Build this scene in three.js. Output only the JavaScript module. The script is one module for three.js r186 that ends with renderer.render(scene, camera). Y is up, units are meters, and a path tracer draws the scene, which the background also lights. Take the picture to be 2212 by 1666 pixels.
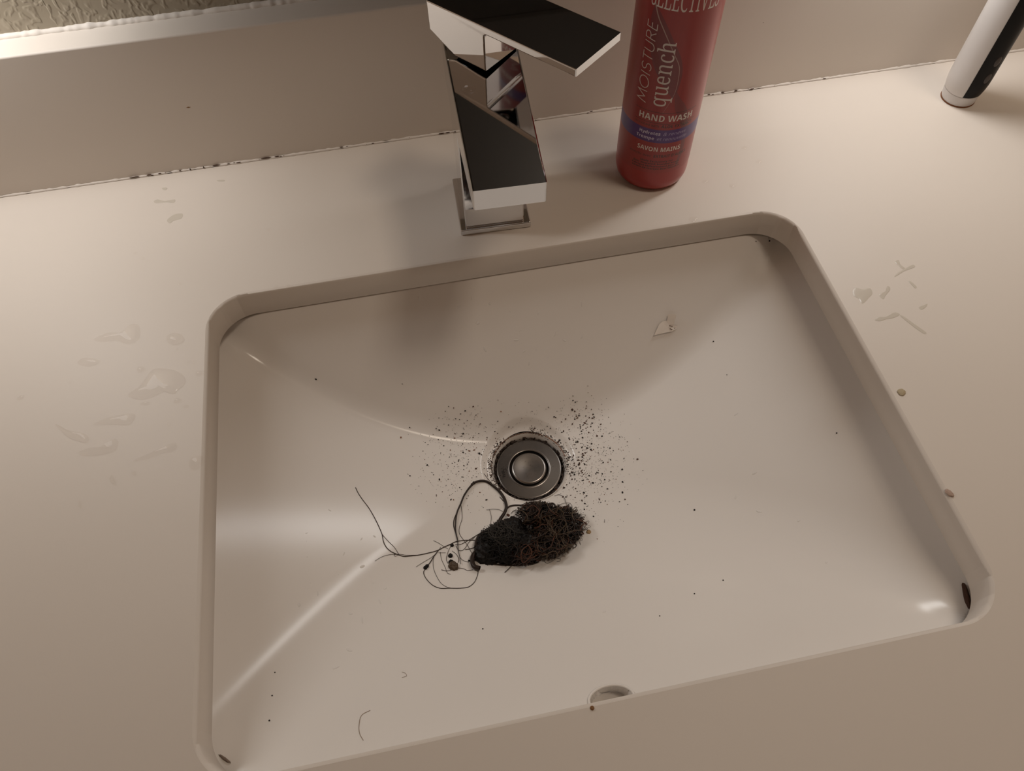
import * as THREE from 'three';
import { RoundedBoxGeometry } from 'three/addons/geometries/RoundedBoxGeometry.js';
import { mergeGeometries, mergeVertices, toCreasedNormals } from 'three/addons/utils/BufferGeometryUtils.js';
import { RectAreaLightUniformsLib } from 'three/addons/lights/RectAreaLightUniformsLib.js';
import { ImprovedNoise } from 'three/addons/math/ImprovedNoise.js';

/* ---------- camera, light, exposure ---------- */
const scene = new THREE.Scene();
scene.background = new THREE.Color(0x000000);
const FOCAL = 1588.2, CAM = new THREE.Vector3(-0.06628, 0.43112, 0.54061);
const RIGHT = new THREE.Vector3(0.98098, -0.01719, 0.19332), UP = new THREE.Vector3(0.17253, 0.53353, -0.828), BACK = new THREE.Vector3(-0.08891, 0.84561, 0.52635);
const camera = new THREE.PerspectiveCamera(2 * Math.atan(833 / FOCAL) * 180 / Math.PI, 2212 / 1666, 0.02, 20);
camera.position.copy(CAM); camera.up.copy(UP); camera.lookAt(CAM.clone().sub(BACK));
const renderer = new THREE.WebGLRenderer({ antialias: true });
renderer.toneMapping = THREE.LinearToneMapping;
renderer.toneMappingExposure = 0.202;
renderer.shadowMap.enabled = true;
RectAreaLightUniformsLib.init();
const LAMP_COLOR = new THREE.Color().setRGB(1.0, 0.98, 0.955), FILL_COLOR = new THREE.Color().setRGB(1.0, 0.85, 0.69);
const LAMP_POWER = 0.285;                           // candela of each of the three sources in a wall lamp
const LAMPS = [[-0.410, 0.19, 0.014], [0.362, 0.19, 0.014]];   // foot of each upright wall lamp beside the shading cabinet
const LAMP_H = 0.26, LAMP_R = 0.037;
const FILL_POWER = 95, FILL_AT = [0.55, 1.56, 0.42];       // ceiling fill, added to brighten the basin's back and left

/* ---------- helpers ---------- */
let seed = 20240; const rnd = () => { seed = (seed * 1664525 + 1013904223) >>> 0; return seed / 4294967296; };
const rr = (a, b) => a + (b - a) * rnd();
const noise = new ImprovedNoise(); const nz = (x, y, z) => noise.noise(x, y, z);
const V = (x, y, z) => new THREE.Vector3(x, y, z);
const used = {};
const numbered = (n) => { used[n] = (used[n] ?? -1) + 1; return used[n] ? `${n}_${String(used[n]).padStart(3, '0')}` : n; };
function mesh(name, geo, mat, parent = scene) {
  const m = new THREE.Mesh(geo, mat); m.name = parent === scene ? numbered(name) : name; m.castShadow = m.receiveShadow = true; parent.add(m); return m;
}
function thing(name, label, category, pos = [0, 0, 0], turn = 0, group) {
  const g = new THREE.Group(); g.name = numbered(name); g.position.set(...pos); g.rotation.y = turn; scene.add(g); return tag(g, label, category, group);
}
function tag(o, label, category, group) { o.userData.label = label; o.userData.category = category; if (group) o.userData.group = group; return o; }
function struct(name, geo, mat, label, category = 'room') { const m = mesh(name, geo, mat); m.userData = { kind: 'structure', label, category }; return m; }
const boxAt = (x0, x1, y0, y1, z0, z1) => new THREE.BoxGeometry(x1 - x0, y1 - y0, z1 - z0).translate((x0 + x1) / 2, (y0 + y1) / 2, (z0 + z1) / 2);
const lin = (r, g, b) => new THREE.Color().setRGB(r, g, b);
const std = (c, rough, extra = {}) => new THREE.MeshPhysicalMaterial({ color: c, roughness: rough, ...extra });
const smooth = (a, b, x) => { const t = Math.min(1, Math.max(0, (x - a) / (b - a))); return t * t * (3 - 2 * t); };
/* smooth bevels, but keep the broad faces truly flat */
function faceted(g, crease = 0.7, area = 1.5e-5) {
  const h = toCreasedNormals(g, crease), p = h.attributes.position, n = h.attributes.normal, a = V(0, 0, 0), b = V(0, 0, 0), c = V(0, 0, 0);
  for (let i = 0; i < p.count; i += 3) {
    a.fromBufferAttribute(p, i); b.fromBufferAttribute(p, i + 1).sub(a); c.fromBufferAttribute(p, i + 2).sub(a); b.cross(c);
    if (b.length() / 2 > area) { b.normalize(); for (let k = 0; k < 3; k++) n.setXYZ(i + k, b.x, b.y, b.z); }
  }
  return h;
}
/* a grey noise texture, for fine relief */
function noiseTex(n, fn, srgb = false) {
  const d = new Uint8Array(n * n * 4);
  for (let j = 0; j < n; j++) for (let i = 0; i < n; i++) { const c = fn(i / n, j / n), k = (j * n + i) * 4; const a = Array.isArray(c) ? c : [c, c, c]; for (let q = 0; q < 3; q++) d[k + q] = Math.max(0, Math.min(255, a[q] * 255)); d[k + 3] = 255; }
  const t = new THREE.DataTexture(d, n, n); t.wrapS = t.wrapT = THREE.RepeatWrapping; t.magFilter = THREE.LinearFilter; t.minFilter = THREE.LinearMipmapLinearFilter; t.generateMipmaps = true;
  if (srgb) t.colorSpace = THREE.SRGBColorSpace; t.needsUpdate = true; return t;
}
/* where the line of sight through a point of the photograph meets a surface */
function sight(u, v) { return RIGHT.clone().multiplyScalar((u - 1106) / FOCAL).addScaledVector(UP, -(v - 833) / FOCAL).sub(BACK).normalize(); }
function onPlane(u, v, y = 0) { const d = sight(u, v); return CAM.clone().addScaledVector(d, (y - CAM.y) / d.y); }

/* ---------- the basin's form ---------- */
const ZB = 0.1509, ZF = 0.4812, HX = 0.23, SLAB = 0.025;         // opening in the counter
const DRAIN = V(-0.0080, 0, 0.2695), HOLE_R = 0.0322;
const smax = (a, b, k) => { const h = Math.max(k - Math.abs(a - b), 0) / k; return Math.max(a, b) + h * h * k / 4; };
const OVERFLOW = { x: -0.003, z: 0.4775, rx: 0.0125, rz: 0.0078 };     // opening high in the front wall
function bowl(x, z, pocket = true) {
  const a = -0.136 + 0.103 * Math.pow(Math.abs(x) / 0.235, 2.0);
  const b = -0.025 - (z - 0.150) / 0.8, c = -0.025 - (0.482 - z) / 1.25;
  let y = Math.min(smax(smax(a, b, 0.014), c, 0.045), -0.0253);
  for (const sx of [-1, 1]) for (const cz of [0.149, 0.483]) { const d = Math.hypot(x - sx * 0.231, z - cz); if (d < 0.04) y -= 0.010 * (1 - d / 0.04) ** 2; }
  const rd = Math.hypot(x - DRAIN.x, z - DRAIN.z);
  y -= 0.0028 * (1 - smooth(0.0345, 0.042, rd));
  if (pocket) { const e = Math.hypot((x - OVERFLOW.x) / OVERFLOW.rx, (z - OVERFLOW.z) / OVERFLOW.rz); y -= 0.014 * (1 - smooth(0.88, 1.0, e)); }
  return y;
}
function onBowl(u, v, lift = 0) {
  const d = sight(u, v); let t = 0.3, p = CAM.clone();
  for (; t < 1.2; t += 0.0015) { p.copy(CAM).addScaledVector(d, t); if (p.y < bowl(p.x, p.z)) break; }
  let lo = t - 0.0015, hi = t; for (let i = 0; i < 12; i++) { const m = (lo + hi) / 2; p.copy(CAM).addScaledVector(d, m); if (p.y < bowl(p.x, p.z)) hi = m; else lo = m; }
  p.y += lift; return p;
}
const bowlNormal = (x, z) => { const e = 5e-4; return V(-(bowl(x + e, z) - bowl(x - e, z)) / (2 * e), 1, -(bowl(x, z + e) - bowl(x, z - e)) / (2 * e)).normalize(); };

/* ---------- materials ---------- */
const grain = noiseTex(256, (u, v) => 0.5 + 0.25 * nz(u * 40, v * 40, 0.3) + 0.25 * nz(u * 90, v * 90, 1.7));
grain.repeat.set(6, 6);
const M = {
  counter: std(lin(0.70, 0.635, 0.57), 0.5, { specularIntensity: 0.6, bumpMap: grain, bumpScale: 0.00002 }),
  ceramic: std(lin(0.80, 0.755, 0.71), 0.15, { specularIntensity: 0.5 }),
  chrome: std(lin(0.72, 0.72, 0.73), 0.045, { metalness: 1 }),
  steel: std(lin(0.29, 0.27, 0.255), 0.27, { metalness: 1 }),
  dark: std(lin(0.012, 0.008, 0.006), 0.75),
  caulk: std(lin(0.72, 0.66, 0.60), 0.6),
  water: std(lin(0.985, 0.98, 0.975), 0.02, { transmission: 1, thickness: 0, ior: 1.33 }),
};

/* ---------- the room ---------- */
const plaster = std(lin(0.60, 0.46, 0.35), 0.85), ceil = std(lin(0.70, 0.60, 0.50), 0.9), tile = std(lin(0.16, 0.13, 0.11), 0.5);
const orange = noiseTex(1024, (u, v) => {
  const a = nz(u * 90 + 1.2 * nz(u * 24, v * 24, 5), v * 62 + 1.2 * nz(u * 22, v * 28, 9), 0.5), b = nz(u * 190, v * 130, 2.5);
  return 0.5 + 0.5 * smooth(-0.15, 0.45, a) * (0.75 + 0.4 * b) - 0.2;
});
orange.repeat.set(1 / 0.30, 1 / 0.30);
const wallPaint = std(lin(0.36, 0.31, 0.235), 0.28, { bumpMap: orange, bumpScale: 0.0011 });
const X0 = -0.85, X1 = 1.05, Y0 = -0.86, Y1 = 1.56, Z0 = -0.026, Z1 = 1.9, T = 0.1;
{
  const g = boxAt(X0 - T, X1 + T, Y0 - T, Y1 + T, Z0 - T, Z0);
  const p = g.attributes.position, uv = g.attributes.uv; for (let i = 0; i < p.count; i++) uv.setXY(i, p.getX(i), p.getY(i));
  struct('wall_back', g, wallPaint, 'textured painted wall above the backsplash', 'wall');
}
struct('wall_left', boxAt(X0 - T, X0, Y0 - T, Y1 + T, Z0, Z1 + T), plaster, 'plain side wall left of the vanity', 'wall');
struct('wall_right', boxAt(X1, X1 + T, Y0 - T, Y1 + T, Z0, Z1 + T), plaster, 'plain side wall right of the vanity', 'wall');
struct('wall_front', boxAt(X0, X1, Y0 - T, Y1 + T, Z1, Z1 + T), std(lin(0.36, 0.27, 0.20), 0.9), 'dull wall facing the vanity', 'wall');
struct('ceiling', boxAt(X0, X1, Y1, Y1 + T, Z0, Z1), ceil, 'bathroom ceiling', 'ceiling');
struct('floor', boxAt(X0, X1, Y0 - T, Y0, Z0, Z1), tile, 'dark bathroom floor', 'floor');

/* ---------- vanity: counter, backsplash, cabinet ---------- */
function flatTop(g) {                                              // level faces level, the rest smooth
  const h = toCreasedNormals(g, 0.7), p = h.attributes.position, n = h.attributes.normal, a = V(0, 0, 0), b = V(0, 0, 0), c = V(0, 0, 0);
  for (let i = 0; i < p.count; i += 3) { a.fromBufferAttribute(p, i); b.fromBufferAttribute(p, i + 1).sub(a); c.fromBufferAttribute(p, i + 2).sub(a); b.cross(c).normalize(); if (Math.abs(b.y) > 0.999) for (let k = 0; k < 3; k++) n.setXYZ(i + k, 0, Math.sign(b.y), 0); }
  return h;
}
const CAB_Y = 0.22, CAB_D = 0.058;  // cabinet underside and depth, set to shade the middle of the counter
const CX0 = -0.72, CX1 = 0.92, CZ1 = 0.60;
{
  const s = new THREE.Shape(); s.moveTo(CX0, 0.0); s.lineTo(CX1, 0.0); s.lineTo(CX1, CZ1); s.lineTo(CX0, CZ1); s.closePath();
  const h = new THREE.Path(), r = 0.029;
  h.moveTo(-HX + r, ZB); h.absarc(-HX + r, ZB + r, r, -Math.PI / 2, -Math.PI, true); h.absarc(-HX + r, ZF - r, r, Math.PI, Math.PI / 2, true);
  h.absarc(HX - r, ZF - r, r, Math.PI / 2, 0, true); h.absarc(HX - r, ZB + r, r, 0, -Math.PI / 2, true); h.closePath(); s.holes.push(h);
  const b = 0.0022, g = new THREE.ExtrudeGeometry(s, { depth: SLAB - 2 * b, bevelEnabled: true, bevelSize: b, bevelThickness: b, bevelOffset: -b, bevelSegments: 5, curveSegments: 28 });
  g.rotateX(Math.PI / 2); g.translate(0, -b, 0);               // shape (x, z) with the depth going down
  const top = tag(mesh('vanity_countertop', flatTop(g), M.counter), 'beige solid vanity countertop with a rectangular sink cutout', 'countertop');
  const p = top.geometry.attributes.position, uv = top.geometry.attributes.uv; for (let i = 0; i < p.count; i++) uv.setXY(i, p.getX(i) * 3, p.getZ(i) * 3 + p.getY(i));
}
const BS_H = 0.1185;
{
  const g = new RoundedBoxGeometry(CX1 - CX0, BS_H, 0.0258, 3, 0.0016); g.translate((CX0 + CX1) / 2, BS_H / 2, -0.0129);
  tag(mesh('backsplash', g, M.counter), 'beige backsplash strip standing along the back of the counter', 'backsplash');
}
function bead(name, label, x0, x1, y, z, r, amp, fz) {                      // a wavering line of sealant
  const rings = Math.round((x1 - x0) / 0.0015), seg = 8, pos = [], idx = [];
  for (let i = 0; i <= rings; i++) {
    const x = x0 + (x1 - x0) * i / rings, k = r * (1 + amp * 0.5 * nz(x * 90, fz, 0.2) + amp * nz(x * 260, fz, 4.2));
    for (let j = 0; j < seg; j++) { const a = j / seg * Math.PI * 2; pos.push(x, y + k * Math.sin(a), z + k * Math.cos(a)); }
    if (i) for (let j = 0; j < seg; j++) { const a = (i - 1) * seg + j, b = (i - 1) * seg + (j + 1) % seg; idx.push(a, b, a + seg, b, b + seg, a + seg); }
  }
  const g = new THREE.BufferGeometry(); g.setAttribute('position', new THREE.Float32BufferAttribute(pos, 3)); g.setIndex(idx); g.computeVertexNormals();
  const m = mesh(name, g, M.caulk); m.userData = { kind: 'structure', label, category: 'caulk' }; return m;
}
bead('trim_1', 'rough white caulk line where backsplash meets counter', -0.70, 0.90, 0.0002, 0.0002, 0.0012, 0.8, 1.5);
bead('trim_2', 'rough white caulk line on top of the backsplash', -0.70, 0.90, BS_H - 0.0002, -0.0255, 0.0030, 0.28, 7.5);
{   // grime caught in the caulk
  const gs = [];
  const slit = (u, v, len, h) => { const p = onPlane(u, v, 0.0012); const g = new THREE.IcosahedronGeometry(1, 1).scale(len, h, 0.0007); g.translate(p.x, 0.0013, Math.max(0.0008, Math.min(0.0016, p.z))); gs.push(g); };
  for (const [u, v, l] of [[290, 383, .006], [322, 378, .003], [345, 375, .002], [411, 366, .0006], [440, 362, .0006], [468, 357, .005], [515, 351, .003], [575, 341, .007], [598, 338, .003], [955, 293, .004], [968, 291, .003], [1530, 202, .002], [1560, 200, .003], [1590, 196, .002], [1625, 193, .003]]) slit(u, v, l * 0.7, l < 0.001 ? 0.0012 : 0.00028);
  for (let i = 0; i < 46; i++) { const x = rr(-0.30, 0.34); const g = new THREE.IcosahedronGeometry(rr(0.0002, 0.0005), 0); g.scale(rr(1, 4), 0.8, 1); g.translate(x, rr(0.0004, 0.0016), rr(0.0008, 0.0016)); gs.push(g); }
  const o = tag(mesh('grime', mergeGeometries(gs.map((g) => g.index ? g.toNonIndexed() : g)), std(lin(0.06, 0.03, 0.018), 0.9)), 'dark brown grime caught along the counter caulk line', 'grime'); o.userData.kind = 'stuff';
}
{
  const c = thing('vanity_cabinet', 'vanity cabinet under the countertop', 'cabinet', [0, Y0, 0]);
  const wood = std(lin(0.22, 0.17, 0.13), 0.55), top = -SLAB - Y0 - 0.0005, zf = CZ1 - 0.03;
  mesh('side_panel', boxAt(CX0 + 0.01, CX0 + 0.03, 0, top, 0, zf), wood, c); mesh('side_panel', boxAt(CX1 - 0.03, CX1 - 0.01, 0, top, 0, zf), wood, c);
  mesh('back_panel', boxAt(CX0 + 0.03, CX1 - 0.03, 0, top, 0, 0.012), wood, c); mesh('bottom_panel', boxAt(CX0 + 0.03, CX1 - 0.03, 0.08, 0.1, 0.012, zf - 0.02), wood, c);
  for (let i = 0; i < 3; i++) {
    const w = (CX1 - CX0 - 0.02) / 3, x = CX0 + 0.01 + i * w, d = mesh('door', new RoundedBoxGeometry(w - 0.004, top - 0.09, 0.02, 2, 0.003).translate(x + w / 2, (top + 0.09) / 2, zf - 0.01), wood, c);
    mesh('handle', new THREE.CylinderGeometry(0.005, 0.005, 0.12, 12).rotateZ(Math.PI / 2).translate(x + w / 2, top - 0.06, zf + 0.012), M.chrome, d);
  }
}

/* ---------- added shading cabinet and two wall lamps (above the frame) ---------- */
{
  const m = thing('shade_cabinet', 'unseen dark cabinet added between the two wall lamps to shade the counter', 'cabinet', [-0.028, CAB_Y, Z0]);  // unseen occluder, added to block lamp light near the wall
  mesh('body', boxAt(-0.285, 0.335, 0, 0.70, 0, CAB_D), std(lin(0.022, 0.019, 0.017), 0.5), m);
  mesh('door', boxAt(-0.285, 0.335, 0, 0.70, CAB_D + 0.001, CAB_D + 0.006), std(lin(0.022, 0.019, 0.017), 0.45), m);  // near-black front, so the chrome mirrors something dark
}
for (const [i, [x, y, z]] of LAMPS.entries()) {
  const l = thing('wall_lamp', i ? 'upright frosted wall lamp right of the shading cabinet' : 'upright frosted wall lamp left of the shading cabinet', 'lamp', [x, y, z]);
  mesh('mount', boxAt(-0.010, 0.010, 0.07, LAMP_H - 0.07, Z0 - z, -LAMP_R + 0.004), M.chrome, l);
  const pr = [[0, 0], [LAMP_R - 0.008, 0], [LAMP_R - 0.002, 0.003], [LAMP_R, 0.01], [LAMP_R, LAMP_H - 0.01], [LAMP_R - 0.002, LAMP_H - 0.003], [LAMP_R - 0.008, LAMP_H], [0, LAMP_H]];
  mesh('diffuser', new THREE.LatheGeometry(pr.map(([a, b]) => new THREE.Vector2(a, b)), 48), std(lin(0.8, 0.8, 0.8), 0.4, { emissive: LAMP_COLOR, emissiveIntensity: 8 }), l);
  for (let j = 0; j < 3; j++) { const p = new THREE.PointLight(LAMP_COLOR, LAMP_POWER); p.position.set(0, LAMP_H * (j + 0.5) / 3, 0); p.castShadow = true; p.shadow.radius = 1.75; l.add(p); }
}
{
  const c = thing('ceiling_fill', 'round ceiling fill light added to brighten the basin', 'lamp', FILL_AT), rad = 0.15;  // unseen fixture, added as fill for the basin's darker walls
  mesh('diffuser', new THREE.CylinderGeometry(rad, rad, 0.03, 48).translate(0, -0.016, 0), std(lin(0.8, 0.8, 0.8), 0.4, { emissive: FILL_COLOR, emissiveIntensity: 3 }), c);
  const p = new THREE.RectAreaLight(FILL_COLOR, FILL_POWER, 0.26, 0.26); p.position.set(0, -0.034, 0); p.rotation.x = -Math.PI / 2; c.add(p);
}

/* ---------- sink ---------- */
{
  const sink = thing('undermount_sink', 'white glazed rectangular undermount sink basin with curved floor', 'sink');
  const NA = 900, NR = 190, bx = 0.239, z0 = 0.1425, z1 = 0.4895;
  const rays = []; for (let i = 0; i < NA; i++) rays.push(i / NA * Math.PI * 2);
  for (const [cx, cz] of [[-bx, z0], [bx, z0], [bx, z1], [-bx, z1]]) { const a = Math.atan2(cz - DRAIN.z, cx - DRAIN.x); rays.push((a + Math.PI * 2) % (Math.PI * 2)); }
  rays.sort((a, b) => a - b); const N = rays.length;
  const far = (a) => { const c = Math.cos(a), s = Math.sin(a); const tx = c > 0 ? (bx - DRAIN.x) / c : c < 0 ? (-bx - DRAIN.x) / c : 9, tz = s > 0 ? (z1 - DRAIN.z) / s : s < 0 ? (z0 - DRAIN.z) / s : 9; return Math.min(tx, tz); };
  const pos = [], nor = [], idx = [];
  const sheet = (dy, flip) => {
    const o = pos.length / 3;
    for (let j = 0; j <= NR; j++) for (let i = 0; i < N; i++) {
      const t = j / NR, r = HOLE_R + (far(rays[i]) - HOLE_R) * t, x = DRAIN.x + r * Math.cos(rays[i]), z = DRAIN.z + r * Math.sin(rays[i]);
      pos.push(x, bowl(x, z) + dy, z); const n = bowlNormal(x, z); nor.push(n.x * flip, n.y * flip, n.z * flip);
    }
    for (let j = 0; j < NR; j++) for (let i = 0; i < N; i++) { const a = o + j * N + i, b = o + j * N + (i + 1) % N; flip > 0 ? idx.push(a, b, a + N, b, b + N, a + N) : idx.push(a, a + N, b, b, a + N, b + N); }
  };
  sheet(0, 1);
  const g = new THREE.BufferGeometry(); g.setAttribute('position', new THREE.Float32BufferAttribute(pos, 3)); g.setAttribute('normal', new THREE.Float32BufferAttribute(nor, 3)); g.setIndex(idx);
  mesh('basin', g, M.ceramic, sink);
  // outer shell: side skirts and a pan below, so that the basin is a solid body
  const shell = mergeGeometries([boxAt(-bx - 0.012, -bx, -0.155, -SLAB - 0.0004, z0 - 0.012, z1 + 0.012), boxAt(bx, bx + 0.012, -0.15, -SLAB - 0.0004, z0 - 0.012, z1 + 0.012), boxAt(-bx, bx, -0.15, -SLAB - 0.0004, z0 - 0.012, z0), boxAt(-bx, bx, -0.15, -SLAB - 0.0004, z1, z1 + 0.012)]);
  mesh('rim', shell, M.ceramic, sink);
  const yF = bowl(DRAIN.x + HOLE_R, DRAIN.z);
  const prof = [[HOLE_R + 0.0006, 0.0004], [HOLE_R - 0.0004, -0.0006], [HOLE_R - 0.0014, -0.0040], [HOLE_R - 0.0022, -0.0075], [HOLE_R - 0.0024, -0.022]].map(([r, y]) => new THREE.Vector2(r, y));
  mesh('drain_well', new THREE.LatheGeometry(prof, 96).translate(DRAIN.x, yF, DRAIN.z), M.ceramic, sink);
  // overflow: a rim around the pocket
  const rim = Array.from({ length: 64 }, (_, i) => { const a = i / 64 * Math.PI * 2, x = OVERFLOW.x + OVERFLOW.rx * 1.06 * Math.cos(a), z = OVERFLOW.z + OVERFLOW.rz * 1.06 * Math.sin(a); return V(x, bowl(x, z, false) + 0.0002, z); });
  mesh('overflow_ring', new THREE.TubeGeometry(new THREE.CatmullRomCurve3(rim, true), 128, 0.0009, 8, true), M.ceramic, sink);
}
/* drain: stopper disc sunk in the well */
{
  const yF = bowl(DRAIN.x + HOLE_R, DRAIN.z), y = yF - 0.0042;
  const d = thing('drain_stopper', 'round grey metal pop-up stopper with a ringed centre button in the drain', 'drain stopper', [DRAIN.x, y, DRAIN.z]);
  const R = 0.0283, r0 = 0.0167;
  const v2 = (a) => a.map(([r, h]) => new THREE.Vector2(r, h));
  mesh('flange', new THREE.LatheGeometry(v2([[0.0148, -0.0046], [r0, -0.0046], [r0, -0.0002], [r0 + 0.0005, 0.0004], [r0 + 0.0014, 0.0004], [r0 + 0.0019, 0], [R - 0.0016, 0], [R - 0.0007, -0.0003], [R - 0.0002, -0.0009], [R, -0.002], [R - 0.0004, -0.004], [R - 0.003, -0.006], [0.004, -0.012], [0.004, -0.03]]), 128), M.steel, d);
  const dome = []; for (let i = 0; i <= 20; i++) { const t = i / 20; dome.push([0.0152 * t, 0.0004 - 0.0013 * Math.cos(t * Math.PI * 1.0) * 0.5 - 0.0002 + (t > 0.9 ? -0.0012 * (t - 0.9) / 0.1 : 0)]); }
  dome.push([0.0152, -0.0046]);
  mesh('centre_button', new THREE.LatheGeometry(v2(dome), 96), std(lin(0.38, 0.355, 0.335), 0.27, { metalness: 1 }), d);
  const lumps = [];                                              // crusted gunk packed unevenly in the gap round the disc
  for (let i = 0; i < 420; i++) {
    const a = rr(0, Math.PI * 2), heap = 0.55 + 0.45 * Math.sin(a - 0.4) + 0.5 * nz(Math.cos(a) * 3, Math.sin(a) * 3, 2.2); if (heap < rr(-0.1, 0.75)) continue;
    const k = rr(0.0004, 0.0013), g = new THREE.IcosahedronGeometry(1, 1), p = g.attributes.position; for (let q = 0; q < p.count; q++) { const m = k * (1 + 0.5 * nz(p.getX(q) * 2 + i, p.getY(q) * 2, p.getZ(q) * 2)); p.setXYZ(q, p.getX(q) * m * 1.5, p.getY(q) * m, p.getZ(q) * m); }
    g.rotateY(-a + Math.PI / 2); const r = R + rr(0.0004, 0.0026); g.translate(r * Math.cos(a), rr(-0.0042, -0.0006), r * Math.sin(a)); g.computeVertexNormals(); lumps.push(g);
  }
  const gk = mesh('gunk', mergeGeometries(lumps), std(lin(0.028, 0.015, 0.009), 0.7), d); gk.userData.kind = 'stuff'; gk.userData.label = 'dark brown gunk crusted round the disc';
}

/* ---------- faucet ---------- */
const FA = { x: -0.0045, z: 0.0965, turn: -0.038, H: 0.1366, tilt: 0.085 };
{
  const f = thing('faucet', 'square chrome single-lever faucet standing behind the sink', 'faucet', [FA.x, 0, FA.z], FA.turn);
  mesh('base_plate', new RoundedBoxGeometry(0.0565, 0.0056, 0.061, 4, 0.0012).translate(0.0005, 0.0028, 0), M.chrome, f);
  mesh('column', new RoundedBoxGeometry(0.0467, 0.118, 0.056, 4, 0.0012).translate(0, 0.064, 0), M.chrome, f);
  const zTip = 0.1205, topAt = (z) => FA.H - Math.tan(FA.tilt) * (z - 0.0285);
  const s = new THREE.Shape(); const b = 0.0016, P = [[-0.0285, 0.100], [-0.0285, topAt(-0.0285)], [zTip, topAt(zTip)], [zTip - 0.0006, topAt(zTip) - 0.0158], [0.0285, 0.1]];
  s.moveTo(...P[0]); for (const q of P.slice(1)) s.lineTo(...q); s.closePath();
  const g = new THREE.ExtrudeGeometry(s, { depth: 2 - 2 * b / 0.0247, bevelEnabled: true, bevelSize: b, bevelOffset: -b, bevelThickness: b / 0.0247, bevelSegments: 5 });
  g.translate(0, 0, -(1 - b / 0.0247)); const p = g.attributes.position;
  for (let i = 0; i < p.count; i++) { const z = p.getX(i), y = p.getY(i), w = p.getZ(i); const half = 0.0249 - 0.0024 * Math.max(0, z + 0.03) / 0.15; p.setXYZ(i, -w * half, y, z); }
  g.deleteAttribute('normal'); mesh('spout', faceted(mergeVertices(g.deleteAttribute('uv'), 1e-6), 0.5), M.chrome, f);
  mesh('aerator', new THREE.CylinderGeometry(0.011, 0.011, 0.004, 32).translate(0, topAt(zTip) - 0.0165, zTip - 0.018), M.steel, f);
  mesh('neck', new THREE.CylinderGeometry(0.017, 0.017, 0.006, 40).translate(0, FA.H + 0.003, -0.006), M.dark, f);
  // handle: a block with a flat lever, turned towards the right
  const hd = new THREE.Group(); hd.name = 'handle'; f.add(hd);
  const ub = -0.0472, L = 0.0697, hf = 0.0253, t = 0.0052, w = 0.0462;
  const q = new THREE.Shape(), hb = 0.0009; q.moveTo(ub, hf + t); q.lineTo(L, hf + t); q.lineTo(L, hf); q.lineTo(0.0025, hf); q.quadraticCurveTo(0, hf, 0, hf - 0.0025); q.lineTo(0, 0); q.lineTo(-0.026, 0); q.lineTo(ub, 0.011); q.closePath();
  const hg = new THREE.ExtrudeGeometry(q, { depth: w - 2 * hb, bevelEnabled: true, bevelSize: hb, bevelThickness: hb, bevelOffset: -hb, bevelSegments: 4, curveSegments: 8 });
  hg.translate(0, 0, hb);   // x = along the lever, y = up, z = across
  hg.deleteAttribute('normal'); hg.deleteAttribute('uv');
  const yaw = 0.6977, M4 = new THREE.Matrix4().makeBasis(V(Math.sin(yaw), 0, Math.cos(yaw)), V(0, 1, 0), V(-Math.cos(yaw), 0, Math.sin(yaw)));
  hg.translate(0, 0, -w); hg.applyMatrix4(M4);
  const corner = V(-0.0062, 0.1400, 0.1220);               // the block's near lower corner, in the room
  hg.translate(corner.x, corner.y, corner.z);
  hg.applyMatrix4(new THREE.Matrix4().makeTranslation(-FA.x, 0, -FA.z)); hg.applyMatrix4(new THREE.Matrix4().makeRotationY(-FA.turn));
  mesh('lever', faceted(mergeVertices(hg, 1e-6), 0.5), M.chrome, hd);
}

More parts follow.
